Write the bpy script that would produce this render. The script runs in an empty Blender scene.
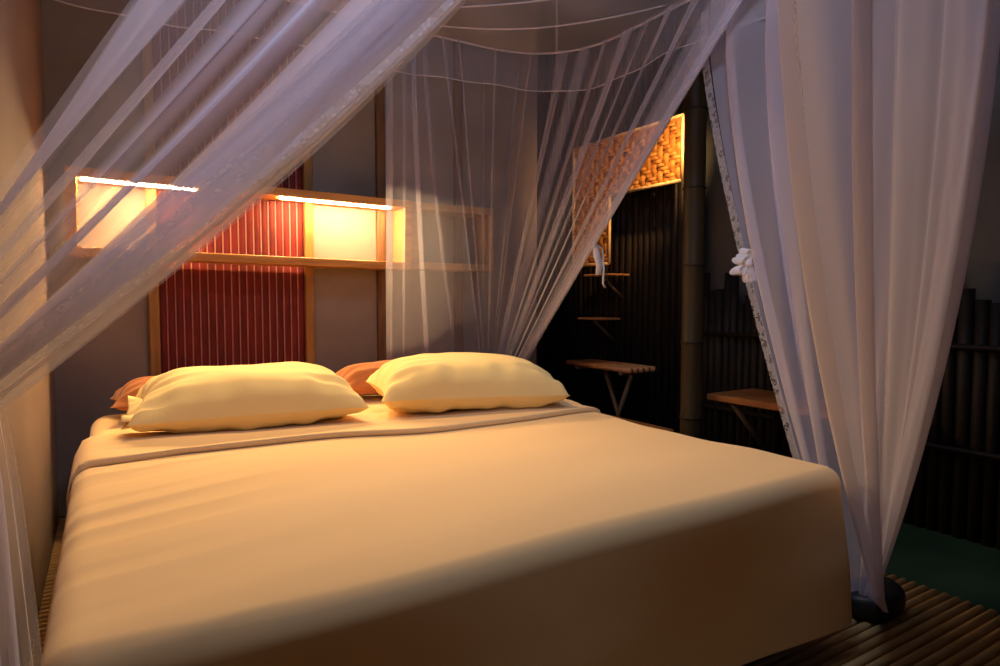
import bpy, math, random
from mathutils import Vector, Matrix
PI = math.pi
sc = bpy.context.scene
COL = sc.collection

# ------------------------------------------------------------------ camera
E = 0.93                       # eye height
cam = bpy.data.cameras.new('camera')
camo = bpy.data.objects.new('camera', cam); COL.objects.link(camo)
cam.sensor_width = 36; cam.lens = 640 / 1000 * 36; cam.clip_start = 0.02
camo.location = (0, 0, E)
camo.rotation_euler = (math.radians(90 - 2.95), 0, math.radians(-31.6))
sc.camera = camo

# ------------------------------------------------------------------ world and large lights
w = bpy.data.worlds.new('world'); sc.world = w; w.use_nodes = True
w.node_tree.nodes['Background'].inputs[0].default_value = (0.75, 0.80, 1.0, 1)
w.node_tree.nodes['Background'].inputs[1].default_value = 0.010

def area(name, loc, target, sx, sy, power, colr, spread=180):
    l = bpy.data.lights.new(name, 'AREA'); l.shape = 'RECTANGLE'; l.size = sx; l.size_y = sy
    l.energy = power; l.color = colr; l.spread = math.radians(spread)
    o = bpy.data.objects.new(name, l); COL.objects.link(o); o.location = loc
    o.rotation_euler = (Vector(target) - Vector(loc)).to_track_quat('-Z', 'Y').to_euler()
    return o
# pale soft light under the ceiling, above the net
area('ceiling_light', (1.0, 1.0, 2.74), (1.0, 1.0, 0.0), 0.5, 0.5, 18.5, (0.63, 0.73, 1.0), 180)
# the long shelf's own light, thrown forward and down over the bed
area('shelf_light', (0.42, 3.125, 1.40), (0.55, 1.95, 0.45), 0.80, 0.02, 5.5, (1.0, 0.66, 0.28), 112)
# faint bluish light added behind on the left to cool the near drape
area('added_cool_light', (-0.12, 0.0, 1.75), (0.28, 0.85, 1.50), 0.25, 0.25, 1.8, (0.55, 0.66, 1.0), 72)
# unseen warm spot added under the net roof to light the bed
sl = bpy.data.lights.new('added_bed_spot', 'SPOT'); sl.energy = 68; sl.color = (1.0, 0.64, 0.27)
sl.spot_size = math.radians(104); sl.spot_blend = 1.0; sl.shadow_soft_size = 0.12
slo = bpy.data.objects.new('added_bed_spot', sl); COL.objects.link(slo); slo.location = (0.62, 2.42, 2.02)
slo.rotation_euler = (Vector((0.62, 1.95, 0.5)) - Vector(slo.location)).to_track_quat('-Z', 'Y').to_euler()

sc.view_settings.view_transform = 'Standard'
sc.view_settings.look = 'None'
sc.view_settings.gamma = 1
sc.view_settings.use_curve_mapping = False
sc.view_settings.exposure = 0.0
sc.cycles.transparent_max_bounces = 48
sc.cycles.max_bounces = 8
sc.cycles.use_denoising = True
sc.cycles.sample_clamp_indirect = 4.0

# ------------------------------------------------------------------ materials
def new_mat(name):
    m = bpy.data.materials.new(name); m.use_nodes = True
    nt = m.node_tree; return m, nt, nt.nodes['Principled BSDF']

def ramp_mat(name, c1, c2, rough=0.8, scale=8, stretch=(1, 1, 1), detail=4, bump=0.0, spec=0.3, lo=0.3, hi=0.7, bscale=None):
    m, nt, b = new_mat(name); N = nt.nodes; L = nt.links
    tc = N.new('ShaderNodeTexCoord'); mp = N.new('ShaderNodeMapping'); mp.inputs['Scale'].default_value = stretch
    no = N.new('ShaderNodeTexNoise'); no.inputs['Scale'].default_value = scale; no.inputs['Detail'].default_value = detail
    cr = N.new('ShaderNodeValToRGB'); cr.color_ramp.elements[0].color = (*c1, 1); cr.color_ramp.elements[1].color = (*c2, 1)
    cr.color_ramp.elements[0].position = lo; cr.color_ramp.elements[1].position = hi
    L.new(tc.outputs['Object'], mp.inputs[0]); L.new(mp.outputs[0], no.inputs[0]); L.new(no.outputs[0], cr.inputs[0])
    L.new(cr.outputs[0], b.inputs['Base Color'])
    b.inputs['Roughness'].default_value = rough; b.inputs['Specular IOR Level'].default_value = spec
    if bump:
        bp = N.new('ShaderNodeBump'); bp.inputs['Strength'].default_value = bump; bp.inputs['Distance'].default_value = 0.01
        if bscale:
            n2 = N.new('ShaderNodeTexNoise'); n2.inputs['Scale'].default_value = bscale; n2.inputs['Detail'].default_value = 5
            L.new(mp.outputs[0], n2.inputs[0]); L.new(n2.outputs[0], bp.inputs['Height'])
        else:
            L.new(no.outputs[0], bp.inputs['Height'])
        L.new(bp.outputs[0], b.inputs['Normal'])
    return m

M = {}
M['plaster'] = ramp_mat('plaster', (0.20, 0.150, 0.115), (0.31, 0.245, 0.195), 0.9, 2.2, bump=0.25, bscale=18, lo=0.25, hi=0.75)
M['plaster_left'] = ramp_mat('plaster_left', (0.24, 0.165, 0.12), (0.31, 0.215, 0.16), 0.9, 1.6, bump=0.15, bscale=14)
M['grey_wall'] = ramp_mat('grey_wall', (0.10, 0.10, 0.095), (0.14, 0.14, 0.135), 0.9, 2.0)
M['ceiling'] = ramp_mat('ceiling_boards', (0.12, 0.08, 0.06), (0.20, 0.14, 0.10), 0.8, 3, (1, 12, 1))
M['floor'] = ramp_mat('green_floor', (0.010, 0.034, 0.026), (0.022, 0.062, 0.046), 0.55, 3.5, bump=0.1)
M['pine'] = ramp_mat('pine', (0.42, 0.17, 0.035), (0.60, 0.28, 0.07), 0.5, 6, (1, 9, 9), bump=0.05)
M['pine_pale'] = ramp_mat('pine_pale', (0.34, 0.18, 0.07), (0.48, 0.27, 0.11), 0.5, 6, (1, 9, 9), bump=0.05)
M['batten'] = ramp_mat('batten', (0.12, 0.06, 0.025), (0.22, 0.11, 0.045), 0.6, 6, (9, 9, 1), bump=0.05)
M['frame'] = ramp_mat('screen_frame', (0.24, 0.11, 0.025), (0.36, 0.18, 0.045), 0.6, 6, (9, 9, 1), bump=0.05)
M['slat'] = ramp_mat('red_slats', (0.09, 0.005, 0.004), (0.17, 0.010, 0.006), 0.65, 5, (6, 6, 1.2), bump=0.05)
M['string'] = ramp_mat('string', (0.34, 0.14, 0.10), (0.44, 0.20, 0.14), 0.8, 20)
M['dark_bamboo'] = ramp_mat('dark_bamboo', (0.006, 0.004, 0.003), (0.024, 0.014, 0.009), 0.6, 5, (8, 8, 1), bump=0.1)
M['black_bamboo'] = ramp_mat('black_bamboo', (0.006, 0.004, 0.0035), (0.018, 0.011, 0.009), 0.6, 5, (8, 8, 1), bump=0.1)
M['bamboo_post'] = ramp_mat('bamboo_post', (0.034, 0.022, 0.008), (0.064, 0.042, 0.016), 0.5, 4, (5, 5, 0.6), bump=0.05)
M['node_ring'] = ramp_mat('bamboo_node', (0.02, 0.014, 0.006), (0.04, 0.026, 0.012), 0.6, 10)
M['weave'] = ramp_mat('weave', (0.42, 0.14, 0.025), (0.80, 0.36, 0.09), 0.45, 30, lo=0.3, hi=0.7)
M['weave_rim'] = ramp_mat('weave_rim', (0.70, 0.45, 0.20), (0.85, 0.60, 0.32), 0.4, 20)
M['shelf_bamboo'] = ramp_mat('shelf_bamboo', (0.50, 0.20, 0.07), (0.75, 0.34, 0.13), 0.5, 9, (8, 1, 8))
M['strut'] = ramp_mat('strut', (0.10, 0.06, 0.035), (0.20, 0.12, 0.07), 0.6, 9)
M['plank'] = ramp_mat('plank', (0.27, 0.095, 0.028), (0.42, 0.165, 0.05), 0.5, 6, (6, 1, 6))
M['mat_slat'] = ramp_mat('mat_slat', (0.50, 0.31, 0.12), (0.75, 0.50, 0.22), 0.5, 7, (1, 9, 9), bump=0.05)
M['dark_block'] = ramp_mat('dark_rubber', (0.012, 0.012, 0.012), (0.03, 0.03, 0.028), 0.45, 8)
M['dark_wood'] = ramp_mat('dark_wood', (0.03, 0.018, 0.01), (0.06, 0.035, 0.02), 0.6, 8)

def cloth_mat(name, c1, c2, scale=3, fine=260):
    m, nt, b = new_mat(name); N = nt.nodes; L = nt.links
    tc = N.new('ShaderNodeTexCoord')
    no = N.new('ShaderNodeTexNoise'); no.inputs['Scale'].default_value = scale; no.inputs['Detail'].default_value = 3
    cr = N.new('ShaderNodeValToRGB'); cr.color_ramp.elements[0].color = (*c1, 1); cr.color_ramp.elements[1].color = (*c2, 1)
    L.new(tc.outputs['Object'], no.inputs[0]); L.new(no.outputs[0], cr.inputs[0]); L.new(cr.outputs[0], b.inputs['Base Color'])
    b.inputs['Roughness'].default_value = 0.9; b.inputs['Specular IOR Level'].default_value = 0.1
    b.inputs['Sheen Weight'].default_value = 0.15; b.inputs['Sheen Roughness'].default_value = 0.5
    n2 = N.new('ShaderNodeTexNoise'); n2.inputs['Scale'].default_value = fine; n2.inputs['Detail'].default_value = 2
    bp = N.new('ShaderNodeBump'); bp.inputs['Strength'].default_value = 0.08; bp.inputs['Distance'].default_value = 0.002
    L.new(tc.outputs['Object'], n2.inputs[0]); L.new(n2.outputs[0], bp.inputs['Height']); L.new(bp.outputs[0], b.inputs['Normal'])
    return m
M['sheet'] = cloth_mat('peach_sheet', (0.83, 0.55, 0.26), (0.86, 0.58, 0.28))
M['pillowcase'] = cloth_mat('pillowcase', (0.89, 0.66, 0.27), (0.92, 0.69, 0.29))
M['brown_cloth'] = cloth_mat('brown_cloth', (0.42, 0.15, 0.05), (0.50, 0.19, 0.07))

def net_mat(name, a0, colr=(0.86, 0.82, 0.86), lace=False):
    """woven net: the threads cover a share a0 of the cloth seen square on, more when seen edge-on"""
    m = bpy.data.materials.new(name); m.use_nodes = True; nt = m.node_tree; N = nt.nodes; L = nt.links
    N.clear()
    out = N.new('ShaderNodeOutputMaterial'); mx = N.new('ShaderNodeMixShader'); tr = N.new('ShaderNodeBsdfTransparent')
    df = N.new('ShaderNodeBsdfDiffuse'); tl = N.new('ShaderNodeBsdfTranslucent'); m2 = N.new('ShaderNodeMixShader')
    df.inputs[0].default_value = (*colr, 1); tl.inputs[0].default_value = (*colr, 1); m2.inputs[0].default_value = 0.45
    L.new(df.outputs[0], m2.inputs[1]); L.new(tl.outputs[0], m2.inputs[2])
    L.new(tr.outputs[0], mx.inputs[1]); L.new(m2.outputs[0], mx.inputs[2]); L.new(mx.outputs[0], out.inputs[0])
    g = N.new('ShaderNodeNewGeometry'); dt = N.new('ShaderNodeVectorMath'); dt.operation = 'DOT_PRODUCT'
    L.new(g.outputs['Normal'], dt.inputs[0]); L.new(g.outputs['Incoming'], dt.inputs[1])
    def mth(op, a, b=None):
        n = N.new('ShaderNodeMath'); n.operation = op
        for i, v in enumerate((a, b)):
            if v is None: continue
            if isinstance(v, (int, float)): n.inputs[i].default_value = v
            else: L.new(v, n.inputs[i])
        return n.outputs[0]
    c = mth('MAXIMUM', mth('ABSOLUTE', dt.outputs['Value']), 0.18)
    open_ = mth('POWER', 1 - a0, mth('DIVIDE', 1.0, c))
    cov = mth('SUBTRACT', 1.0, open_)
    if lace:
        uv = N.new('ShaderNodeUVMap')
        mp = N.new('ShaderNodeMapping'); mp.inputs['Scale'].default_value = (1, 1, 1); L.new(uv.outputs[0], mp.inputs[0])
        vo = N.new('ShaderNodeTexVoronoi'); vo.inputs['Scale'].default_value = 90
        L.new(mp.outputs[0], vo.inputs[0])
        vb = N.new('ShaderNodeTexVoronoi'); vb.inputs['Scale'].default_value = 36; L.new(mp.outputs[0], vb.inputs[0])
        s1 = mth('LESS_THAN', vo.outputs[0], 0.33); s2 = mth('GREATER_THAN', vb.outputs[0], 0.42)
        pat = mth('MAXIMUM', mth('MULTIPLY', s1, 0.42), mth('MULTIPLY', s2, 0.25))
        cov = mth('MINIMUM', mth('ADD', cov, pat), 0.92)
    L.new(cov, mx.inputs[0])
    return m
M['net'] = net_mat('net', 0.20)
M['net_back'] = net_mat('net_back', 0.15, (0.90, 0.86, 0.94))
M['net_corner'] = net_mat('net_corner', 0.42, (0.92, 0.86, 0.96))
M['net_thin'] = net_mat('net_thin', 0.13)
M['net_near'] = net_mat('net_near', 0.23, (0.92, 0.88, 0.98))
M['lace'] = net_mat('lace', 0.22, (0.92, 0.88, 0.90), lace=True)
M['hem'] = net_mat('hem', 0.6, (0.9, 0.84, 0.84))
M['tie'] = cloth_mat('tie_ribbon', (0.85, 0.80, 0.78), (0.9, 0.85, 0.83))

def emis(name, colr, st):
    m = bpy.data.materials.new(name); m.use_nodes = True; nt = m.node_tree; nt.nodes.clear()
    o = nt.nodes.new('ShaderNodeOutputMaterial'); e = nt.nodes.new('ShaderNodeEmission')
    e.inputs[0].default_value = (*colr, 1); e.inputs[1].default_value = st; nt.links.new(e.outputs[0], o.inputs[0]); return m
M['lamp_warm'] = emis('lamp_warm', (1.0, 0.68, 0.34), 430)

# ------------------------------------------------------------------ helpers
class MB:
    """collects geometry, then links it as one mesh object"""
    def __init__(s): s.v = []; s.f = []; s.uv = None
    def add(s, vs, fs):
        n = len(s.v); s.v += [tuple(p) for p in vs]; s.f += [tuple(i + n for i in f) for f in fs]; return s
    def box(s, x0, x1, y0, y1, z0, z1, bev=0.0):
        if bev <= 0:
            vs = [(x, y, z) for z in (z0, z1) for y in (y0, y1) for x in (x0, x1)]
            return s.add(vs, [(0, 2, 3, 1), (4, 5, 7, 6), (0, 1, 5, 4), (2, 6, 7, 3), (0, 4, 6, 2), (1, 3, 7, 5)])
        b = bev; rings = []
        for z, i in ((z0, b), (z0 + b, 0), (z1 - b, 0), (z1, b)):
            rings.append([(x0 + i + (b if i == 0 else 0), y0 + i, z), (x1 - i - (b if i == 0 else 0), y0 + i, z),
                          (x1 - i, y0 + i + (b if i == 0 else 0), z), (x1 - i, y1 - i - (b if i == 0 else 0), z),
                          (x1 - i - (b if i == 0 else 0), y1 - i, z), (x0 + i + (b if i == 0 else 0), y1 - i, z),
                          (x0 + i, y1 - i - (b if i == 0 else 0), z), (x0 + i, y0 + i + (b if i == 0 else 0), z)])
        vs = [p for r in rings for p in r]; fs = [tuple(range(7, -1, -1)), tuple(range(24, 32))]
        for k in range(3):
            for j in range(8): fs.append((k * 8 + j, k * 8 + (j + 1) % 8, k * 8 + 8 + (j + 1) % 8, k * 8 + 8 + j))
        return s.add(vs, fs)
    def tube(s, pts, r, n=10, cap=True):
        pts = [Vector(p) for p in pts]; R = r if isinstance(r, (list, tuple)) else [r] * len(pts)
        t0 = (pts[1] - pts[0]).normalized()
        up = Vector((0, 0, 1)) if abs(t0.z) < 0.9 else Vector((1, 0, 0))
        a = t0.cross(up).normalized(); vs = []
        for i, p in enumerate(pts):
            t = (pts[min(i + 1, len(pts) - 1)] - pts[max(i - 1, 0)]).normalized()
            a = (a - t * a.dot(t)).normalized(); b = t.cross(a)
            for k in range(n):
                an = 2 * PI * k / n; vs.append(p + (a * math.cos(an) + b * math.sin(an)) * R[i])
        fs = []
        for i in range(len(pts) - 1):
            for k in range(n): fs.append((i * n + k, i * n + (k + 1) % n, (i + 1) * n + (k + 1) % n, (i + 1) * n + k))
        if cap: fs.append(tuple(range(n - 1, -1, -1))); fs.append(tuple((len(pts) - 1) * n + k for k in range(n)))
        return s.add(vs, fs)
    def grid(s, fn, nu, nv):
        vs = [fn(i / nu, j / nv) for j in range(nv + 1) for i in range(nu + 1)]
        fs = [(j * (nu + 1) + i, j * (nu + 1) + i + 1, (j + 1) * (nu + 1) + i + 1, (j + 1) * (nu + 1) + i) for j in range(nv) for i in range(nu)]
        return s.add(vs, fs)
    def build(s, name, mat, parent=None, smooth=False, loc=None):
        me = bpy.data.meshes.new(name); me.from_pydata(s.v, [], s.f); me.update()
        if s.uv:
            l = me.uv_layers.new(name='UVMap')
            for lp in me.loops: l.data[lp.index].uv = s.uv[lp.vertex_index]
        if smooth:
            for p in me.polygons: p.use_smooth = True
        o = bpy.data.objects.new(name, me); COL.objects.link(o); me.materials.append(mat if not isinstance(mat, str) else M[mat])
        if parent is not None:
            o.parent = parent
            o.location = -Vector(parent.location) if parent.type == 'EMPTY' and not parent.get('_local') else (0, 0, 0)
        return o

def tag(o, label=None, cat=None, group=None, kind=None):
    if label: o['label'] = label
    if cat: o['category'] = cat
    if group: o['group'] = group
    if kind: o['kind'] = kind
    return o
def thing(name, label, cat, loc=(0, 0, 0), group=None):
    """an Empty at the thing's base; parts are built in world coordinates and shifted under it"""
    o = bpy.data.objects.new(name, None); COL.objects.link(o); o.location = loc; o.empty_display_size = 0.1
    return tag(o, label, cat, group)
def struct(name, mb, mat, **k):
    return tag(mb.build(name, mat, **k), kind='structure')
def copy_tree(o, parent=None):
    c = o.copy(); COL.objects.link(c); c.parent = parent
    for ch in o.children: copy_tree(ch, c)
    return c

# ------------------------------------------------------------------ room
XL, XR, XC, YB, YA, ZC = -0.195, 2.95, 2.30, 3.30, 4.35, 2.8
struct('floor', MB().box(XL - 0.1, XR + 0.1, -2.2, YA + 0.1, -0.1, 0), 'floor')
struct('ceiling', MB().box(XL - 0.1, XR + 0.1, -2.2, YA + 0.1, ZC, ZC + 0.1), 'ceiling')
struct('wall_back', MB().box(XL - 0.1, XC, YB, YB + 0.12, 0, ZC), 'plaster')
struct('wall_left', MB().box(XL - 0.1, XL, -2.2, YB, 0, ZC), 'plaster_left')
struct('wall_right', MB().box(XR, XR + 0.1, -2.2, YA + 0.1, 0, ZC), 'grey_wall')
struct('wall_alcove', MB().box(XC, XR, YA, YA + 0.1, 0, ZC), 'dark_bamboo')
# wooden battens standing on the back wall
struct('trim_1', MB().box(1.246, 1.292, YB - 0.03, YB, 0, ZC, 0.004), 'batten')
struct('trim_2', MB().box(1.715, 1.765, YB - 0.03, YB, 0, ZC, 0.004), 'batten')

# red bamboo slat screen on the wall
rs = thing('slat_screen', 'tall dark red vertical slat screen in a wooden frame behind the bed', 'wall screen', (0.54, YB, 0))
def half_slats(x0, x1, n, r, y, z0, z1, gap=0.003, seg=6):
    mb = MB(); wd = (x1 - x0) / n
    for i in range(n):
        c = x0 + wd * (i + 0.5); hw = wd / 2 - gap
        vs = []; fs = []
        for z in (z0, z1):
            for k in range(seg + 1):
                a = PI * k / seg; vs.append((c - hw * math.cos(a), y - r * math.sin(a), z))
        for k in range(seg): fs.append((k, k + 1, seg + 2 + k, seg + 1 + k))
        mb.add(vs, fs)
    return mb
half_slats(0.204, 0.862, 19, 0.005, YB - 0.006, 0.0, 2.75).build('slat_panel', 'slat', rs, smooth=True)
MB().box(0.204, 0.862, YB - 0.007, YB - 0.001, 0, 2.75).build('backing', 'slat', rs)
wd = (0.862 - 0.204) / 19
for i in range(1, 19):
    x = 0.204 + wd * i
    MB().tube([(x, YB - 0.009, 0.01), (x, YB - 0.009, 2.74)], 0.0032, 6).build('string', 'string', rs)
for x0, x1 in ((0.163, 0.206), (0.860, 0.905)):
    MB().box(x0, x1, YB - 0.035, YB, 0, 2.78, 0.004).build('frame_post', 'frame', rs)

# ------------------------------------------------------------------ wall box shelves
def wall_box(name, label, x0, x1, z0, z1, yf, mat, tilt=0.0, lit=False, back=(), YB=YB - 0.036):
    t = thing(name, label, 'wall shelf', ((x0 + x1) / 2, YB, z0)); th = 0.038
    parts = [MB().box(x0, x1, yf, YB, z1 - th, z1, 0.003).build('top_board', mat, t),
             MB().box(x0, x1, yf, YB, z0, z0 + th, 0.003).build('bottom_board', mat, t),
             MB().box(x0, x0 + th, yf + .001, YB, z0 + th, z1 - th).build('end_board', mat, t),
             MB().box(x1 - th, x1, yf + .001, YB, z0 + th, z1 - th).build('end_board', mat, t)]
    if lit:
        for a, b in ((x0 + 0.05, x0 + 0.48), (x0 + 0.84, x1 - 0.10)):
            l = MB().box(a, b, yf + 0.045, yf + 0.060, z1 - th - 0.007, z1 - th - 0.001, 0.002).build('light_strip', 'lamp_warm', t)
            tag(l, 'glowing warm light strip')
    B = 3.299
    for a, b in back:
        MB().box(a, b, YB - 0.002, B, z0 + 0.001, z0 + th - .001).build('back_rail', mat, t); MB().box(a, b, YB - 0.002, B, z1 - th + .001, z1 - .001).build('back_rail', mat, t)
    t.rotation_euler = (0, tilt, 0)
    return t
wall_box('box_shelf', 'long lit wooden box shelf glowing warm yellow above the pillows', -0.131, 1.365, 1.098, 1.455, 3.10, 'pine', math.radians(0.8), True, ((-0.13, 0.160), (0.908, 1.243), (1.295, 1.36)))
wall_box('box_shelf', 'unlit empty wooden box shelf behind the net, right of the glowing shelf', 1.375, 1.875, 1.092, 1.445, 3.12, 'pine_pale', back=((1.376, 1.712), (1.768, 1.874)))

# ------------------------------------------------------------------ bed
BX0, BX1, BY0, BZ = -0.086, 1.63, 0.92, 0.50
bed = thing('bed', 'wide low bed with peach bottom sheet against the grey plaster wall', 'bed', ((BX0 + BX1) / 2, 2.0, 0.02))
def rrect(x0, x1, y0, y1, r, n=8, per=24):
    pts = []
    def seg(a, b, m):
        for i in range(m): pts.append((a[0] + (b[0] - a[0]) * i / m, a[1] + (b[1] - a[1]) * i / m))
    def arc(cx, cy, a0):
        for i in range(n): an = a0 + PI / 2 * i / n; pts.append((cx + r * math.cos(an), cy + r * math.sin(an)))
    arc(x1 - r, y0 + r, -PI / 2); seg((x1, y0 + r), (x1, y1 - r), per)
    arc(x1 - r, y1 - r, 0); seg((x1 - r, y1), (x0 + r, y1), per)
    arc(x0 + r, y1 - r, PI / 2); seg((x0, y1 - r), (x0, y0 + r), per)
    arc(x0 + r, y0 + r, PI); seg((x0 + r, y0), (x1 - r, y0), per)
    return pts
def shell(x0, x1, y0, y1, zt, zb, cr, er, inner=34, disp=None, drop=None, flare=0.0, per=24, skirt=8):
    C = rrect(x0, x1, y0, y1, cr, per=per); n = len(C); cx, cy = (x0 + x1) / 2, (y0 + y1) / 2
    mb = MB(); rings = []
    def inset(p, d):                      # move inwards by d, keeps the rounded outline
        x = min(max(p[0], x0 + cr), x1 - cr); y = min(max(p[1], y0 + cr), y1 - cr)
        vx, vy = p[0] - x, p[1] - y; L = math.hypot(vx, vy) or 1
        return (p[0] - vx / L * d, p[1] - vy / L * d)
    for k in range(skirt + 1):
        t = k / skirt; ring = []
        for p in C:
            g = drop(p) if drop else 1.0
            zbp = (zt - er) + (zb - zt + er) * g
            z = zbp + (zt - er - zbp) * t; q = inset(p, -flare * (1 - t) * g); ring.append((q[0], q[1], z))
        rings.append(ring)
    for k in range(1, 7):
        a = PI / 2 * k / 6
        rings.append([(*inset(p, er * (1 - math.cos(a))), zt - er + er * math.sin(a)) for p in C])
    base = [inset(p, er) for p in C]
    hw, hl = (x1 - x0) / 2 - er, (y1 - y0) / 2 - er; m = min(hw, hl)
    for k in range(1, inner + 1):
        d = m * k / inner * 0.985
        rings.append([(cx + (p[0] - cx) * (hw - d) / hw, cy + (p[1] - cy) * (hl - d) / hl, zt) for p in base])
    vs = [p for r in rings for p in r]
    if disp: vs = [disp(Vector(p)) for p in vs]
    fs = []
    for k in range(len(rings) - 1):
        for j in range(n): fs.append((k * n + j, k * n + (j + 1) % n, (k + 1) * n + (j + 1) % n, (k + 1) * n + j))
    fs.append(tuple((len(rings) - 1) * n + j for j in range(n)))
    return mb.add(vs, fs)
MB().box(BX0 + 0.06, BX1 - 0.07, BY0 + 0.10, 3.03, 0.10, 0.20, 0.01).build('bed_base', 'dark_wood', bed)
for x in (BX0 + 0.12, BX1 - 0.2):
    for y in (BY0 + 0.2, 2.9):
        MB().tube([(x + .03, y, 0.025), (x + .03, y, 0.10)], 0.04, 12).build('leg', 'dark_wood', bed)
def ds(p):
    if p.z > 0.4: p.z += 0.003 * math.sin(9 * p.x + 2 * p.y) + 0.002 * math.sin(23 * p.y + 5 * p.x)
    return p
shell(BX0 + 0.02, BX1 - 0.02, BY0 + 0.03, 3.06, BZ - 0.035, 0.20, 0.07, 0.05, disp=ds).build('mattress', 'sheet', bed, smooth=True)

# bedspread with draped sides
def wr(x, y):
    h = 0
    # long soft creases fanning out from the left edge
    L = max(0.0, 1 - (x - BX0) / 0.62) ** 1.3
    h += L * (0.0035 * math.sin(37 * (y - 0.30 * x) + 3 * math.sin(4.3 * y)) + 0.0055 * max(0, math.sin(71 * (y - 0.22 * x) + 2 * math.sin(6 * y))) ** 3) * (0.35 + 0.65 * max(0, min(1, (y - 1.0) / 0.6)))
    h += 0.006 * math.sin(3.1 * x + 4.0 * y) + 0.003 * math.sin(7 * x - 5 * y + 1) + 0.0015 * math.sin(21 * y - 3 * x)
    return h
def db(p):
    top = max(0, min(1, (p.z - 0.38) / 0.1))
    p.z += wr(p.x, p.y) * top
    # soft slump towards the foot
    if p.z > 0.3: p.z -= 0.012 * max(0, (1.25 - p.y) / 0.32) ** 2
    side = max(0, min(1, (0.44 - p.z) / 0.2))
    if p.x > BX1 - 0.05: p.x += side * 0.012 * math.sin(9 * p.y + 1)
    if p.y < BY0 + 0.05: p.y += side * 0.014 * math.sin(7 * p.x)
    if p.x < BX0 + 0.05: p.x += side * 0.010 * math.sin(11 * p.y)
    return p
HE = 2.20
def dropb(p): return 0.0 if p[1] > HE - 0.012 else 1.0
# foot corners rounder than the head end: own outline
def bedspread():
    x0, x1, y0, y1 = BX0, BX1, BY0, HE
    mb = MB(); rr = 0.05; er = 0.045
    # cross-section stations along the outline, open at the head end: left head -> left foot corner -> right foot corner -> right head
    C = []
    def seg(a, b, m, nx, ny):
        for i in range(m): C.append((a[0] + (b[0] - a[0]) * i / m, a[1] + (b[1] - a[1]) * i / m, nx, ny))
    def arc(cx, cy, a0, n=12):
        for i in range(n): an = a0 + PI / 2 * i / n; C.append((cx + rr * math.cos(an), cy + rr * math.sin(an), math.cos(an), math.sin(an)))
    seg((x0, y1), (x0, y0 + rr), 90, -1, 0); arc(x0 + rr, y0 + rr, PI)
    seg((x0 + rr, y0), (x1 - rr, y0), 70, 0, -1); arc(x1 - rr, y0 + rr, -PI / 2)
    seg((x1, y0 + rr), (x1, y1), 90, 1, 0); C.append((x1, y1, 1, 0))
    n = len(C); rings = []
    prof = []
    for k in range(11): t = k / 10; prof.append((-0.020 * (1 - t), 0.105 + (BZ - er - 0.105) * t))
    for k in range(1, 9): a = PI / 2 * k / 8; prof.append((er * (1 - math.cos(a)), BZ - er + er * math.sin(a)))
    for d, z in prof: rings.append([Vector((c[0] - c[2] * d, c[1] - c[3] * d, z)) for c in C])
    xm = (x0 + x1) / 2
    last = rings[-1]; K = 56
    ye = y0 + er
    for k in range(1, K + 1):
        f = 1 - k / K; ring = []
        for p in last:
            yy = y1 - (y1 - p.y) * f if abs(p.y - ye) < 0.02 or True else p.y
            # slide towards the head-end mid point so rings fill the top
            fx = xm + (p.x - xm) * (f if f > 0 else 0.0)
            ring.append(Vector((fx, y1 - (y1 - p.y) * f, BZ)))
        rings.append(ring)
    vs = [db(p) for r in rings for p in r]; fs = []
    for k in range(len(rings) - 1):
        for j in range(n - 1): fs.append((k * n + j, k * n + j + 1, (k + 1) * n + j + 1, (k + 1) * n + j))
    return mb.add(vs, fs)
bsp = tag(bedspread().build('bedspread', 'sheet', smooth=True), 'smooth peach bedspread spread over the wide bed and hanging at its foot', 'bedspread')
# turned-back band at the head end, hangs a little over both sides
def band(s, t):
    # s across the bed incl. side drops, t along Y
    er = 0.05; half = (BX1 - BX0) / 2 + 0.002; xm = (BX0 + BX1) / 2; dropz = 0.30
    tot = half - er + er * PI / 2 + dropz; a = (s * 2 - 1) * tot; sg = 1 if a > 0 else -1; a = abs(a)
    if a < half - er: x, z = a, BZ
    elif a < half - er + er * PI / 2: an = (a - half + er) / er; x, z = half - er + er * math.sin(an), BZ - er + er * math.cos(an)
    else: x, z = half + 0.002, BZ - er - (a - half + er - er * PI / 2)
    x = xm + sg * x
    skew = -0.05 * (x - 0.2) ** 2
    y = 1.93 + 0.35 * t + skew * 0.5 + 0.012 * math.sin(5 * x) + 0.006 * math.sin(13 * x + t)
    up = 0.015 + 0.003 * math.sin(PI * t) + 0.004 * math.sin(30 * y + 6 * x) * (1 - t)
    if t <= 0: up = 0.002
    elif t < 0.07: up = 0.018; y = y - 0.35 * t - 0.006
    elif t < 0.13: up = 0.017; y = y - 0.35 * 0.06
    if t >= 1: up = 0.0
    up += wr(x, y) if z > BZ - 0.02 else 0
    if z >= BZ - 0.02: z += up
    else: x += sg * (0.007 if 0 < t < 1 else 0.002)
    return (x, y, z)
bb = MB().grid(lambda s, t: band(s, t), 90, 16)
b_o = bb.build('turned_edge', 'sheet', bsp, smooth=True); tag(b_o, 'folded-back upper edge')

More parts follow.
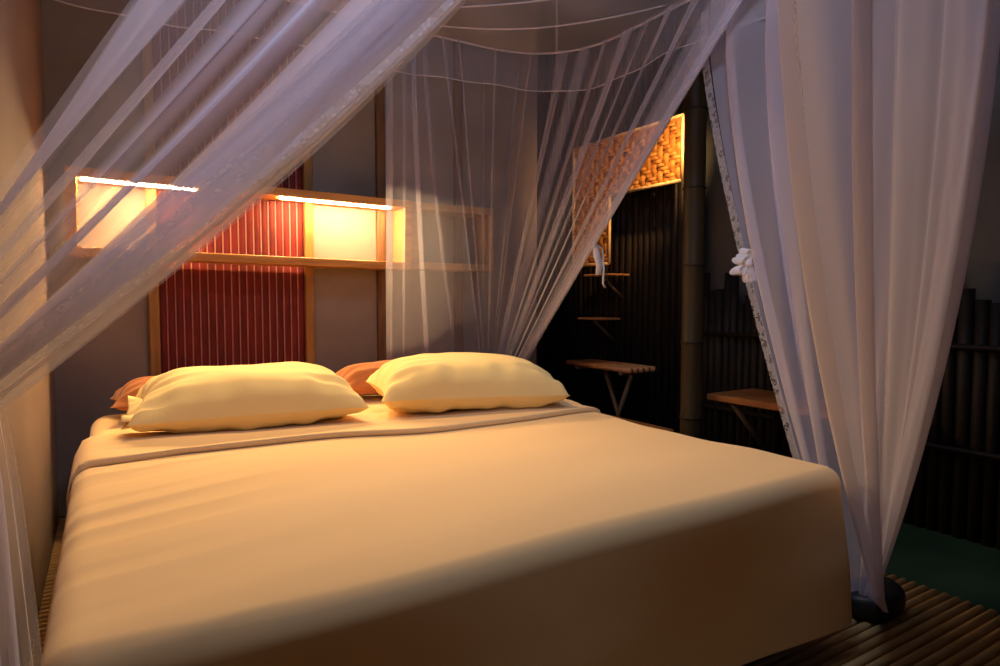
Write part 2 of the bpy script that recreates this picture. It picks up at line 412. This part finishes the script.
# ------------------------------------------------------------------ pillows
def pillow_mesh(wx, wy, h, seed, crease=1.5, flange=0.03, bottom=0.28, n=46):
    rnd = random.Random(seed); ph = [rnd.uniform(0, 6) for _ in range(8)]
    mb = MB()
    def side(sgn):
        def fn(a, b):
            u, v = a * 2 - 1, b * 2 - 1
            pu = abs(u); pv = abs(v)
            x = wx / 2 * u * (1 - 0.10 * (1 - pv ** 2) * pu ** 3)
            y = wy / 2 * v * (1 - 0.09 * (1 - pu ** 2) * pv ** 3)
            q = max(0.0, 1 - pu ** 3.4) ** 0.50 * max(0.0, 1 - pv ** 3.2) ** 0.46
            z = h * q * (1 - bottom if sgn > 0 else -bottom)
            edge = max(pu, pv)
            c = crease * (0.010 * math.sin(16 * v + ph[0] + 3 * u) + 0.007 * math.sin(27 * v + ph[1])) * pu ** 3 * (1 - pu ** 8)
            c += crease * (0.006 * math.sin(13 * u + ph[2]) + 0.005 * math.sin(23 * u + ph[3])) * pv ** 3 * (1 - pv ** 8)
            c += 0.004 * math.sin(5 * u + 3 * v + ph[4])
            z += sgn * c * min(1, q * 4)
            return (x, y, z)
        return fn
    mb.grid(side(1), n, n)
    k = len(mb.v); mb.grid(side(-1), n, n)
    # flip lower faces
    nf = n * n; mb.f = mb.f[:nf] + [tuple(reversed(f)) for f in mb.f[nf:]]
    return mb
def place(o, loc, rz=0, rx=0, ry=0):
    o.location = loc; o.rotation_euler = (rx, ry, rz); return o
def hem_mesh(wx, wy, fl, flap, seed):
    """loose pillowcase opening at one end"""
    rnd = random.Random(seed); p = rnd.uniform(0, 6)
    def fn(a, b):
        v = b * 2 - 1; x = -wx / 2 * (0.90) - a * flap * (0.75 + 0.25 * abs(v)) ; y = wy / 2 * v * (0.80 + 0.12 * a)
        z = 0.012 * math.sin(7 * v + p) * (0.3 + a) + 0.03 * (1 - abs(v) ** 2) * (1 - a) + 0.008 * math.sin(19 * v) * a
        return (x, y, z)
    mb = MB().grid(fn, 8, 30)
    mb.grid(lambda a, b: (lambda q: (q[0], q[1], -0.2 * q[2] - 0.012))(fn(a, b)), 8, 30)
    return mb
def pillow(name, label, wx, wy, h, loc, rz, rx, ry, seed, mat='pillowcase', flap=0.0, group=None, cat='pillow', bottom=0.28):
    o = pillow_mesh(wx, wy, h, seed, bottom=bottom).build(name, mat, smooth=True); tag(o, label, cat, group)
    place(o, loc, rz, rx, ry)
    if flap:
        c = hem_mesh(wx, wy, 0.02, flap, seed).build('pillowcase_hem', mat, o, smooth=True)
        sd = c.modifiers.new('thickness', 'SOLIDIFY'); sd.thickness = 0.003
    return o
pillow('pillow', 'plump peach pillow with wide flat hem, in front of the red screen', 0.72, 0.46, 0.195, (0.415, 2.335, BZ + 0.073), math.radians(-4), math.radians(2), 0, 3, flap=0.05, bottom=0.34)
pillow('pillow', 'plump peach pillow on the right side, tip pointing at dark alcove', 0.72, 0.46, 0.20, (1.205, 2.235, BZ + 0.080), math.radians(-13), math.radians(2), math.radians(1), 8, bottom=0.34)
pillow('pillow', 'brown pillow mostly hidden behind the left peach pillow', 0.72, 0.26, 0.13, (0.36, 2.86, BZ + 0.035), 0, 0, 0, 5, 'brown_cloth')
pillow('pillow', 'brown pillow mostly hidden behind the right peach pillow', 0.72, 0.26, 0.14, (1.22, 2.86, BZ + 0.040), math.radians(-2), 0, 0, 12, 'brown_cloth')

# ------------------------------------------------------------------ mosquito net
RX0, RX1, RY0, RY1, RZ = -0.14, 2.05, 0.75, 2.72, E + 1.25
net = thing('mosquito_net', 'white mosquito net canopy with lace edges hung around the bed', 'mosquito net', (0.95, 1.75, 0.0))
RIM = [Vector((RX0, RY0, RZ)), Vector((RX1, RY0, RZ)), Vector((RX1, RY1, RZ)), Vector((RX0, RY1, RZ))]
def rounded(corners, rad, n=10):
    out = []
    for i, c in enumerate(corners):
        if i in (0, len(corners) - 1): out.append(Vector(c)); continue
        c = Vector(c); a = (Vector(corners[i - 1]) - c); b = (Vector(corners[i + 1]) - c)
        ra = min(rad, a.length * 0.9); rb_ = min(rad, b.length * 0.9); a = c + a.normalized() * ra; b = c + b.normalized() * rb_
        for k in range(n + 1):
            t = k / n; out.append(a * (1 - t) ** 2 + c * (2 * t * (1 - t)) + b * t * t)
    return out
def smoothstep(a): a = max(0, min(1, a)); return a * a * (3 - 2 * a)
def polyline(pts):
    pts = [Vector(p) for p in pts]; L = [0]
    for a, b in zip(pts, pts[1:]): L.append(L[-1] + (b - a).length)
    def f(s):
        d = s * L[-1]
        for i in range(len(pts) - 1):
            if d <= L[i + 1] or i == len(pts) - 2:
                k = (d - L[i]) / (L[i + 1] - L[i]); return pts[i].lerp(pts[i + 1], k)
    return f
def drape(name, top, bot, folds, amp, mat, pexp, sag=0.0, seed=1, ns=260, nt=46, over=1.0, sagp=None, parent=net, irr=1.0):
    """gathered net cloth: top(s) rim point, bot(s) gather point; pexp(s) = how late it turns in to the gather"""
    rnd = random.Random(seed); ph = [rnd.uniform(0, 6.28) for _ in range(6)]
    def phase(s): return 2 * PI * folds * (s + irr * (0.035 * math.sin(7.3 * s + ph[0]) + 0.018 * math.sin(17.1 * s + ph[1])))
    def fn(s, t):
        # pleats: cloth doubles back on itself along the rim
        f = phase(s)
        av = 0.55 + 0.45 * math.sin(5 * s + ph[2]) * math.sin(11 * s + ph[3])
        s2 = min(1, max(0, s + over * av * math.sin(f) / (2 * PI * folds)))
        T = top(s2); B = bot(s2); e = t ** pexp(s2)
        P = Vector((T.x + (B.x - T.x) * e, T.y + (B.y - T.y) * e, T.z + (B.z - T.z) * t))
        sg = sag(s2) if callable(sag) else sag
        P.z -= sg * math.sin(PI * t)
        T2 = top(min(1, s2 + 0.01)) - top(max(0, s2 - 0.01)); n = Vector((T2.y, -T2.x, 0)); n.normalize()
        env = amp * av * (0.25 + 0.75 * (1 - t) ** 0.7) * min(1, t * 6 + 0.25)
        P += n * (env * math.cos(f) + 0.25 * env * math.sin(2.3 * f + 5 * t))
        return P
    mb = MB().grid(lambda a, b: fn(a, b), ns, nt)
    o = mb.build(name, mat, parent, smooth=True)
    def edge(s, t):
        T = top(s); B = bot(s); e = t ** pexp(s)
        P = Vector((T.x + (B.x - T.x) * e, T.y + (B.y - T.y) * e, T.z + (B.z - T.z) * t))
        sg = sag(s) if callable(sag) else sag
        P.z -= sg * math.sin(PI * t)
        f = phase(s); T2 = top(min(1, s + 0.01)) - top(max(0, s - 0.01)); n = Vector((T2.y, -T2.x, 0)).normalized()
        av = 0.55 + 0.45 * math.sin(5 * s + ph[2]) * math.sin(11 * s + ph[3])
        env = amp * av * (0.25 + 0.75 * (1 - t) ** 0.7) * min(1, t * 6 + 0.25)
        P += n * (env * math.cos(f) + 0.25 * env * math.sin(2.3 * f + 5 * t))
        return P
    return o, edge
def pleats(name, edge, items, mat, parent, out=(0, -1, 0), nt=40):
    """bunched folds of the net: narrow bands where the cloth lies several layers thick"""
    mb = MB(); od = Vector(out).normalized()
    for (sc_, wt, wb, layers) in items:
        for l in range(layers):
            dz = 0.006 + 0.008 * l; sh = 0.12 * wt * math.sin(2.1 * l + 9 * sc_)
            def fn(a, b):
                P = edge(sc_, b); Q = edge(min(1, sc_ + .01), b) - edge(max(0, sc_ - .01), b); Q.z = 0
                if Q.length < 1e-6: Q = Vector((1, 0, 0))
                Q.normalize(); wd_ = wt * (1 - b) + wb * b
                k = (a - 0.5); rr_ = 0.35 * wd_
                return P + Q * (k * wd_ + sh * (1 - b)) + od * (dz + rr_ * (math.cos(PI * k) * (1 if l % 2 else -1)) * 0.5)
            mb.grid(fn, 8, nt)
    return mb.build(name, mat, parent, smooth=True)
def lace(edge, s, width, outdir, parent, t0=0.0, t1=1.0, scal=34, nt=260, shrink=0.5, front=(0, 0, 0), shift=-0.35):
    """scalloped lace strip sewn along a free edge"""
    mb = MB(); mb.uv = []; L = 0; prev = None; vs = []; W = 6
    for j in range(nt + 1):
        t = t0 + (t1 - t0) * j / nt; P = edge(s, t); Q = edge(s, min(1, t + 0.01)) - edge(s, max(0, t - 0.01)); Q.normalize()
        if prev is not None: L += (P - prev).length
        prev = P
        od = Vector(outdir); od = (od - Q * od.dot(Q)).normalized()
        ww = width * (1 - shrink * t) * (0.86 + 0.14 * abs(math.sin(L * scal * PI / 2)) ** 0.6)
        for i in range(W + 1):
            k = i / W; vs.append(P + od * (ww * (k + shift)) + Vector(front)); mb.uv.append((L, k * width))
    fs = [(j * (W + 1) + i, j * (W + 1) + i + 1, (j + 1) * (W + 1) + i + 1, (j + 1) * (W + 1) + i) for j in range(nt) for i in range(W)]
    mb.add(vs, fs)
    return mb.build('lace_trim', 'lace', parent, smooth=True)
def bundle(c, r, squash=(1, 1)):
    c = Vector(c)
    return lambda s: c + Vector((r * squash[0] * math.cos(2 * PI * s * 1.0 + 1), r * squash[1] * math.sin(2 * PI * s + 1), 0))
def skew(pts):
    f = polyline(pts); return lambda s: f(1 - (1 - s) ** 1.5)
def line(a, b): a = Vector(a); b = Vector(b); return lambda s: a.lerp(b, s)

# roof net with a gentle sag, and the woven rim band
RP = rounded([(1.0, RY0, RZ), RIM[1], RIM[2], RIM[3], RIM[0], (1.0, RY0, RZ)], 0.5)
RP = polyline(RP)
def sagz(p):
    """the rim cord sags between the four corners it hangs from"""
    a = (p.x - RX0) / (RX1 - RX0); b = (p.y - RY0) / (RY1 - RY0)
    a = max(0, min(1, a)); b = max(0, min(1, b))
    return -0.05 * max(math.sin(PI * a), math.sin(PI * b)) if min(abs(a), abs(1 - a), abs(b), abs(1 - b)) < 0.02 else -0.03
def rimp(a):
    p = RP(a); p.z += -0.035; return p
RC = Vector(((RX0 + RX1) / 2, (RY0 + RY1) / 2, RZ - 0.12))
def roof(a, b):
    p = rimp(a); q = p.lerp(RC, b); q.z = p.z - 0.07 * math.sin(PI / 2 * b) + 0.010 * math.sin(60 * a) * math.sin(PI * b) ; return q
MB().grid(roof, 160, 24).build('roof_panel', 'net_thin', net, smooth=True)
MB().tube([rimp(i / 160) for i in range(161)], 0.005, 8).build('rim_cord', 'hem', net, smooth=True)
for (xa, ya, xb, yb) in ((1.15, 2.66, 2.0, 1.95), (0.9, 2.66, 2.02, 1.5), (0.5, 2.66, 2.02, 1.1)):
    MB().tube([(xa + (xb - xa) * i / 24, ya + (yb - ya) * i / 24, RZ - 0.035 - 0.06 * math.sin(PI * i / 24)) for i in range(25)], 0.003, 6).build('roof_seam', 'hem', net, smooth=True)
for x, y in ((RX0 + .13, RY0 + .13), (RX1 - .13, RY0 + .13), (RX1 - .13, RY1 - .13), (RX0 + .13, RY1 - .13)):
    MB().tube([(x, y, RZ - 0.03), (x, y, ZC)], 0.003, 6).build('hanging_cord', 'hem', net)

# valance hanging from the rim
VP = polyline(rounded([RIM[3] + Vector((0, .02, 0)), RIM[2] + Vector((0.02, 0.02, 0)), Vector((RX1 + .02, 1.0, RZ))], 0.5))
def val(a, b):
    p = VP(a); n = (VP(min(1, a + .01)) - VP(max(0, a - .01))).normalized(); n = Vector((-n.y, n.x, 0))
    p = p + n * (0.010 * math.sin(75 * a) * b) + Vector((0, 0, -0.035 - b * (0.175 + 0.012 * math.sin(23 * a)))); return p
MB().grid(val, 240, 8).build('valance', 'net_thin', net, smooth=True)
MB().tube([val(i / 160, 1.0) for i in range(161)], 0.0022, 6).build('valance_hem', 'hem', net, smooth=True)

# back right drape gathered behind the pillow
G1 = (1.93, 3.08, 0.60)
d1, e1 = drape('back_drape', polyline(rounded([(1.10, RY1, RZ - .035), (RX1, RY1, RZ - .035), (RX1 - 0.02, 1.46, RZ - .02)], 0.5)), (lambda s: Vector((1.22, 3.05, 0.60)).lerp(Vector((1.80, 3.12, 0.56)), smoothstep(s / 0.13)) if s < 0.13 else Vector((1.80, 3.12, 0.56)).lerp(Vector((2.00, 3.02, 0.56)), (s - 0.13) / 0.87)), 11, 0.030, 'net_back',
               lambda s: 1.0 + 1.2 * max(0, 1 - s / 0.13), 0.0, seed=4, over=0.9)
pleats('pleat', e1, [(0.002, .035, .03, 2), (0.03, .02, .015, 1), (0.055, .035, .03, 2), (0.085, .03, .02, 1), (0.13, .012, .01, 2), (0.17, .010, .01, 2), (0.27, .012, .01, 2), (0.36, .015, .01, 1), (0.44, .06, .03, 2), (0.50, .06, .03, 2),
       (0.555, .03, .02, 2), (0.62, .07, .03, 3), (0.68, .03, .02, 1), (0.75, .06, .03, 2), (0.83, .06, .03, 2), (0.90, .05, .03, 2), (0.94, .10, .05, 3), (0.975, .10, .05, 3), (0.99, .04, .03, 2)], 'net_back', d1, (-0.5, -0.8, 0))
MB().tube([e1(1.0, i / 40) for i in range(41)], 0.004, 6).build('drape_hem', 'hem', d1, smooth=True)
# its lower tail falls straight to the floor
drape('drape_tail', line((1.80, 3.12, 0.57), (2.00, 3.02, 0.57)), line((1.82, 3.14, 0.03), (2.0, 3.0, 0.03)), 6, 0.03, 'net', lambda s: 1.0, seed=9, ns=80, nt=16)

# left far drape: thin straight hanging net at the head end
# near left drape pulled aside to the wall
G2 = Vector((-0.150, 0.88, E - 0.10))
d2, e2 = drape('front_drape', (lambda s: Vector((1.05 - 0.50 * s, RY0, RZ - .035))), line(G2 + Vector((0.02, -0.02, -0.03)), G2 + Vector((-0.02, 0.02, 0.10))), 4, 0.05, 'net_near',
               lambda s: 1.0, lambda s: 0.095 * (1 - s), seed=11, over=0.9, irr=1.5)
pleats('pleat', e2, [(0.07, .12, .06, 3), (0.16, .11, .06, 3), (0.26, .09, .05, 2), (0.44, .035, .03, 2), (0.72, .016, .012, 3), (0.88, .08, .04, 2)], 'net_near', d2, (0.1, -1, 0))
lace(e2, 0.0, 0.06, (-0.7, 0, 0.7), d2, 0.05, 1.0, scal=60, front=(0, -0.03, 0), shift=0.12)
MB().tube([e2(0.0, i / 60) + Vector((0, -0.012, 0)) for i in range(61)], 0.0025, 6).build('drape_hem', 'hem', d2, smooth=True)
d2b, e2b = drape('drape_tail', line(G2 + Vector((0.055, -0.02, -0.02)), G2 + Vector((-0.04, 0.02, 0.05))), line((-0.045, 0.86, 0.03), (-0.18, 0.93, 0.03)), 7, 0.03, 'net_near', lambda s: 0.8, seed=15, ns=160, nt=24, over=2.2)

# near right drape gathered at the foot corner of the bed
d3, e3 = drape('corner_drape', polyline(rounded([(RX1 + 0.07, 1.83, RZ-.035), (RX1 + 0.02, RY0, RZ-.035), (1.04, RY0, RZ-.035)], 0.25)), line((1.79, 1.02, 0.06), (1.83, 0.92, 0.06)), 8, 0.07, 'net_corner',
               lambda s: 1.45 + 0.9 * math.sin(PI * min(1, s / 0.9)) ** 1 + (0.75 * smoothstep((s - 0.6) / 0.4)), seed=21, over=1.9, ns=360, nt=60)
lace(e3, 0.0, 0.04, (0, 1, 0.0), d3, 0.02, 0.9, scal=50)
lace(e3, 1.0, 0.045, (-1, 0, 0.0), d3, 0.02, 0.42, scal=50, shrink=2.2)

# tie ribbon hanging at the back drape
P = e1(1.0, 0.50)
def ribbon(name, pts, wd, parent):
    mb = MB(); vs = []
    for i, p in enumerate(pts):
        for k in (-1, 1): vs.append(Vector(p) + Vector((0.85, -0.52, 0)) * (k * wd[i] / 2))
    mb.add(vs, [(2 * i, 2 * i + 1, 2 * i + 3, 2 * i + 2) for i in range(len(pts) - 1)])
    o = mb.build(name, 'tie', parent, smooth=True); sd = o.modifiers.new('thickness', 'SOLIDIFY'); sd.thickness = 0.002; return o

# ------------------------------------------------------------------ right side of the room
# bamboo post
bpx, bpy_ = 2.36, 2.10
post = thing('bamboo_post', 'thick upright bamboo post beside the woven screen, floor to ceiling', 'post', (bpx, bpy_, 0))
pts = []; rr = []
z = 0.0
while z < ZC - 0.001:
    for dz, r in ((0, .050), (0.012, .053), (0.024, .050)):
        if z + dz < ZC: pts.append((bpx, bpy_, z + dz)); rr.append(r)
    z += 0.36
pts.append((bpx, bpy_, ZC - 0.002)); rr.append(.050)
MB().tube(pts, rr, 20).build('culm', 'bamboo_post', post, smooth=True)
z = 0.0
while z < ZC - 0.1:
    if z > 0: MB().tube([(bpx, bpy_, z + 0.008), (bpx, bpy_, z + 0.016)], 0.0545, 20).build('node_ring', 'node_ring', post, smooth=True)
    z += 0.36

# tall dark bamboo wall panel beyond the post
rnd = random.Random(5)
tall = thing('bamboo_wall', 'tall black bamboo pole wall behind the woven screen', 'bamboo wall', (2.86, 3.3, 0))
y = 2.49
while y < YA - 0.03:
    r = rnd.uniform(0.024, 0.030)
    MB().tube([(2.86 + rnd.uniform(-.004, .004), y + r, 0.0), (2.86, y + r, ZC)], r, 9).build('pole', 'dark_bamboo', tall, smooth=True)
    y += 2 * r
# lower palisade with uneven tops nearer the camera
pal = thing('bamboo_fence', 'dark bamboo pole fence with jagged uneven tops along the grey wall', 'fence', (2.80, 1.2, 0))
y = 0.30
while y < 2.45:
    r = rnd.uniform(0.020, 0.030); h = E + rnd.choice((-.01, 0.02, 0.05, 0.09, 0.13, 0.15)) + rnd.uniform(-.02, .02)
    MB().tube([(2.83 + rnd.uniform(-.01, .01), y + r, 0.0), (2.83, y + r, h * .5), (2.83 + rnd.uniform(-.01, .01), y + r, h)], r, 9).build('pole', 'black_bamboo', pal, smooth=True)
    y += 2 * r
for zz in (0.35, 0.75):
    MB().tube([(2.79, 0.3, zz), (2.79, 2.45, zz)], 0.012, 8).build('rail', 'black_bamboo', pal, smooth=True)

# woven bamboo screen, an upside-down L on the wall
def woven(parent):
    x = 2.70; y0, y1, z0, z1 = 2.49, 3.44, 1.585, 1.935; yl, zl = 3.08, 1.16; pt = 0.046
    mb = MB()
    def inside(y, z): return (y0 <= y <= y1 and z0 <= z <= z1) or (yl <= y <= y1 and zl <= z <= z1)
    # twill: upright and level strips passing over and under each other
    ny = int((y1 - y0) / pt); nz = int((z1 - zl) / (pt * 0.5))
    for i in range(ny):
        yc = y0 + (i + 0.5) * pt; zb = z0 if yc < yl else zl
        n = int((z1 - zb) / (pt * 0.5)) * 3; n = max(n, 4)
        vs = []
        for k in range(n + 1):
            zz = z1 - (z1 - zb) * k / n; ph = (z1 - zz) / (pt * 0.5) * PI / 3 + i * PI / 1.5
            xx = x - 0.007 * math.sin(ph)
            vs += [(xx, yc - pt * 0.44, zz), (xx - .003, yc, zz), (xx, yc + pt * 0.44, zz)]
        mb.add(vs, [q for k in range(n) for q in ((3 * k, 3 * k + 1, 3 * k + 4, 3 * k + 3), (3 * k + 1, 3 * k + 2, 3 * k + 5, 3 * k + 4))])
    for j in range(nz):
        zc = z1 - (j + 0.5) * pt * 0.5; ya = y0 if zc > z0 else yl
        n = int((y1 - ya) / pt) * 4; vs = []
        for k in range(n + 1):
            yy = ya + (y1 - ya) * k / n; ii = (yy - y0) / pt
            ph = (j + 0.5) * PI / 3 + (ii - 0.5) * PI / 1.5
            xx = x + 0.007 * math.sin(ph)
            vs += [(xx, yy, zc - pt * 0.2), (xx - .002, yy, zc), (xx, yy, zc + pt * 0.2)]
        mb.add(vs, [q for k in range(n) for q in ((3 * k, 3 * k + 1, 3 * k + 4, 3 * k + 3), (3 * k + 1, 3 * k + 2, 3 * k + 5, 3 * k + 4))])
    o = mb.build('weave_panel', 'weave', parent); sd = o.modifiers.new('thickness', 'SOLIDIFY'); sd.thickness = 0.002
    for a, b in (((x, y0, z1), (x, y1, z1)), ((x, y0, z0), (x, yl, z0)), ((x, y0, z1), (x, y0, z0)), ((x, y1, z1), (x, y1, zl)), ((x, yl, z0), (x, yl, zl)), ((x, yl, zl), (x, y1, zl))):
        MB().tube([a, b], 0.010, 8).build('rim', 'weave_rim', parent, smooth=True)
    for yy, zz in ((y0 + .1, 1.8), (y1 - .1, 1.8), (y1 - .1, 1.3)):
        MB().tube([(x, yy, zz), (2.828, yy, zz)], 0.010, 8).build('bracket', 'strut', parent, smooth=True)
wv = thing('woven_screen', 'glowing orange woven bamboo screen high on the dark bamboo wall', 'woven screen', (2.70, 2.95, 1.16))
woven(wv)
# small lamp fixed to the far side of the bamboo post, lighting the weave
lp = thing('wall_lamp', 'small warm lamp fixed behind the bamboo post', 'lamp', (2.47, 2.15, 1.95))
MB().tube([(2.41, 2.12, 1.97), (2.47, 2.16, 1.97)], 0.008, 8).build('arm', 'strut', lp, smooth=True)
MB().tube([(2.47, 2.16, 1.985), (2.47, 2.16, 1.945)], [0.012, 0.030], 14, cap=False).build('shade', 'strut', lp, smooth=True)
l = bpy.data.lights.new('lamp_light', 'SPOT'); l.energy = 100; l.color = (1.0, 0.56, 0.2); l.spot_size = math.radians(75); l.spot_blend = 0.7; l.shadow_soft_size = 0.02
lo = bpy.data.objects.new('lamp_light', l); COL.objects.link(lo); lo.location = (2.47, 2.16, 1.955)
lo.rotation_euler = (Vector((2.70, 2.80, 1.80)) - Vector((2.47, 2.16, 1.955))).to_track_quat('-Z', 'Y').to_euler()

# small bracket shelves on the dark wall
def small_shelf(y0, y1, z, label):
    t = thing('bracket_shelf', label, 'shelf', (2.83, (y0 + y1) / 2, z))
    for k in range(3): MB().box(2.64 + .062 * k, 2.64 + .062 * k + .055, y0, y1, z - .012, z, .002).build('slat', 'shelf_bamboo', t)
    MB().tube([(2.66, (y0 * 2 + y1) / 3, z - .018), (2.83, (y0 * 2 + y1) / 3, z - .15)], 0.010, 8).build('strut', 'strut', t, smooth=True)
    return t
small_shelf(3.10, 3.32, E - 0.115, 'small slatted shelf with slanted strut, above the larger one')
small_shelf(3.02, 3.26, E + 0.165, 'small slatted shelf just under the woven screen, near ribbon')
# larger slatted stand with V struts
st = thing('slatted_stand', 'slatted bamboo stand on V-shaped legs in the dark alcove', 'stand', (2.58, 2.88, 0))
for k in range(5):
    MB().tube([(2.50 + .045 * k, 2.66, 0.533), (2.50 + .045 * k, 3.24, 0.533)], 0.016, 8).build('slat', 'shelf_bamboo', st, smooth=True)
for yy in (2.74, 3.14): MB().box(2.49, 2.70, yy - .012, yy + .012, 0.50, 0.519, .002).build('crossbar', 'strut', st)
for xx in (2.56,):
    MB().tube([(xx, 2.72, 0.50), (xx, 2.84, 0.23), (xx, 2.92, 0.0)], 0.013, 8).build('leg', 'strut', st, smooth=True)
    MB().tube([(xx + .028, 2.98, 0.50), (xx + .028, 2.85, 0.23), (xx + .028, 2.78, 0.0)], 0.013, 8).build('leg', 'strut', st, smooth=True)
# low plank bench between bed and stand
bn = thing('low_bench', 'low reddish wooden bench beyond the bed, under the slatted stand', 'bench', (2.30, 2.66, 0))
MB().box(2.24, 2.40, 2.24, 3.08, 0.255, 0.285, .004).build('plank', 'plank', bn)
for yy in (2.32, 3.0): MB().box(2.26, 2.38, yy - .02, yy + .02, 0, 0.255, .003).build('leg', 'dark_wood', bn)
# wall table top to the right of the post
tb = thing('side_shelf', 'brown board shelf fixed to bamboo fence beside the net', 'shelf', (2.6, 1.7, 0.45))
MB().box(2.43, 2.775, 1.35, 2.07, E - 0.475, E - 0.445, .004).build('board', 'plank', tb)
for yy in (1.5, 1.95): MB().tube([(2.47, yy, E - .48), (2.77, yy, 0.15)], 0.014, 8).build('strut', 'strut', tb, smooth=True)

# slatted bamboo mat under the bed
mt = MB(); y = -0.9; k = 0
while y < 3.2:
    mt.tube([(-0.19, y, 0.010), (2.20, y, 0.010)], 0.0125, 8); y += 0.031; k += 1
mt.box(-0.19, 2.19, -0.9, 3.2, 0.001, 0.006)
tag(mt.build('bamboo_mat', 'mat_slat', smooth=True), 'brown slatted bamboo mat on the green floor under the bed', 'mat')

# dark block
def blk(a, b):
    th = 2 * PI * a; ph = PI * (b - 0.5); c = abs(math.cos(ph)) ** 0.5; s_ = math.copysign(abs(math.sin(ph)) ** 0.6, math.sin(ph))
    return (1.885 + 0.10 * c * math.cos(th) * (1 + .08 * math.sin(3 * th)), 0.98 + 0.070 * c * math.sin(th), 0.063 + 0.040 * s_ + 0.006 * math.cos(th))
tag(MB().grid(blk, 32, 16).build('floor_block', 'dark_block', smooth=True), 'low dark rounded block on the slatted mat by the foot corner of bed', 'block')

# net tie ribbon hanging from the back drape
tp = e1(1.0, 0.60)
ribbon('tie_ribbon', [tp + Vector((0.0, 0, 0.01)), tp + Vector((0.015, 0, -0.06)), tp + Vector((0.03, 0, -0.10)), tp + Vector((0.025, 0, -0.15))], [0.02, 0.035, 0.03, 0.028], d1)
MB().tube([tp, tp + Vector((0.05, 0, -0.02)), tp + Vector((0.06, 0, -0.12)), tp + Vector((0.055, 0, -0.19)), tp + Vector((0.07, 0, -0.21))], 0.005, 8).build('tie_string', 'tie', d1, smooth=True)
# ruffle bow on the lace edge of the corner drape
bp = e3(0.0, 0.52)
bw = None
for k, (an, ln) in enumerate(((100, .055), (160, .045), (215, .06), (275, .065), (250, .04), (130, .04))):
    mb = MB(); vs = []; A = math.radians(an); dx = Vector((0.80 * math.cos(A), -0.55 * math.cos(A), math.sin(A))); sd = Vector((-dx.z * 0.8, dx.z * 0.5, dx.x))
    for i in range(21):
        t = i / 20; c = math.sin(PI * t); q = bp + dx * (ln * c) + sd * (0.016 * math.sin(2 * PI * t)) + Vector((0.55, -0.8, 0)) * 0.012
        for w_ in (-1, 1): vs.append(q + Vector((0.5, -0.85, 0)) * (w_ * 0.012 * (0.4 + c)) + dx * (0.004 * w_ * math.sin(9 * t)))
    mb.add(vs, [(2 * i, 2 * i + 1, 2 * i + 3, 2 * i + 2) for i in range(20)])
    if bw is None:
        kn = MB().grid(lambda a, b: bp + Vector((0.55, -0.8, 0)) * 0.012 + Vector((0.014 * math.cos(2 * PI * a) * math.sin(PI * b), 0.012 * math.sin(2 * PI * a) * math.sin(PI * b), 0.016 * math.cos(PI * b))), 12, 8)
        bw = kn.build('bow', 'tie', d3, smooth=True)
    bw.data  # loops join the bow's own mesh below
    for v, f in ((mb.v, mb.f),):
        n0 = len(kn.v); kn.v += v; kn.f += [tuple(q + n0 for q in g) for g in f]
bw.data.clear_geometry(); bw.data.from_pydata([tuple(v) for v in kn.v], [], kn.f)
for p_ in bw.data.polygons: p_.use_smooth = True
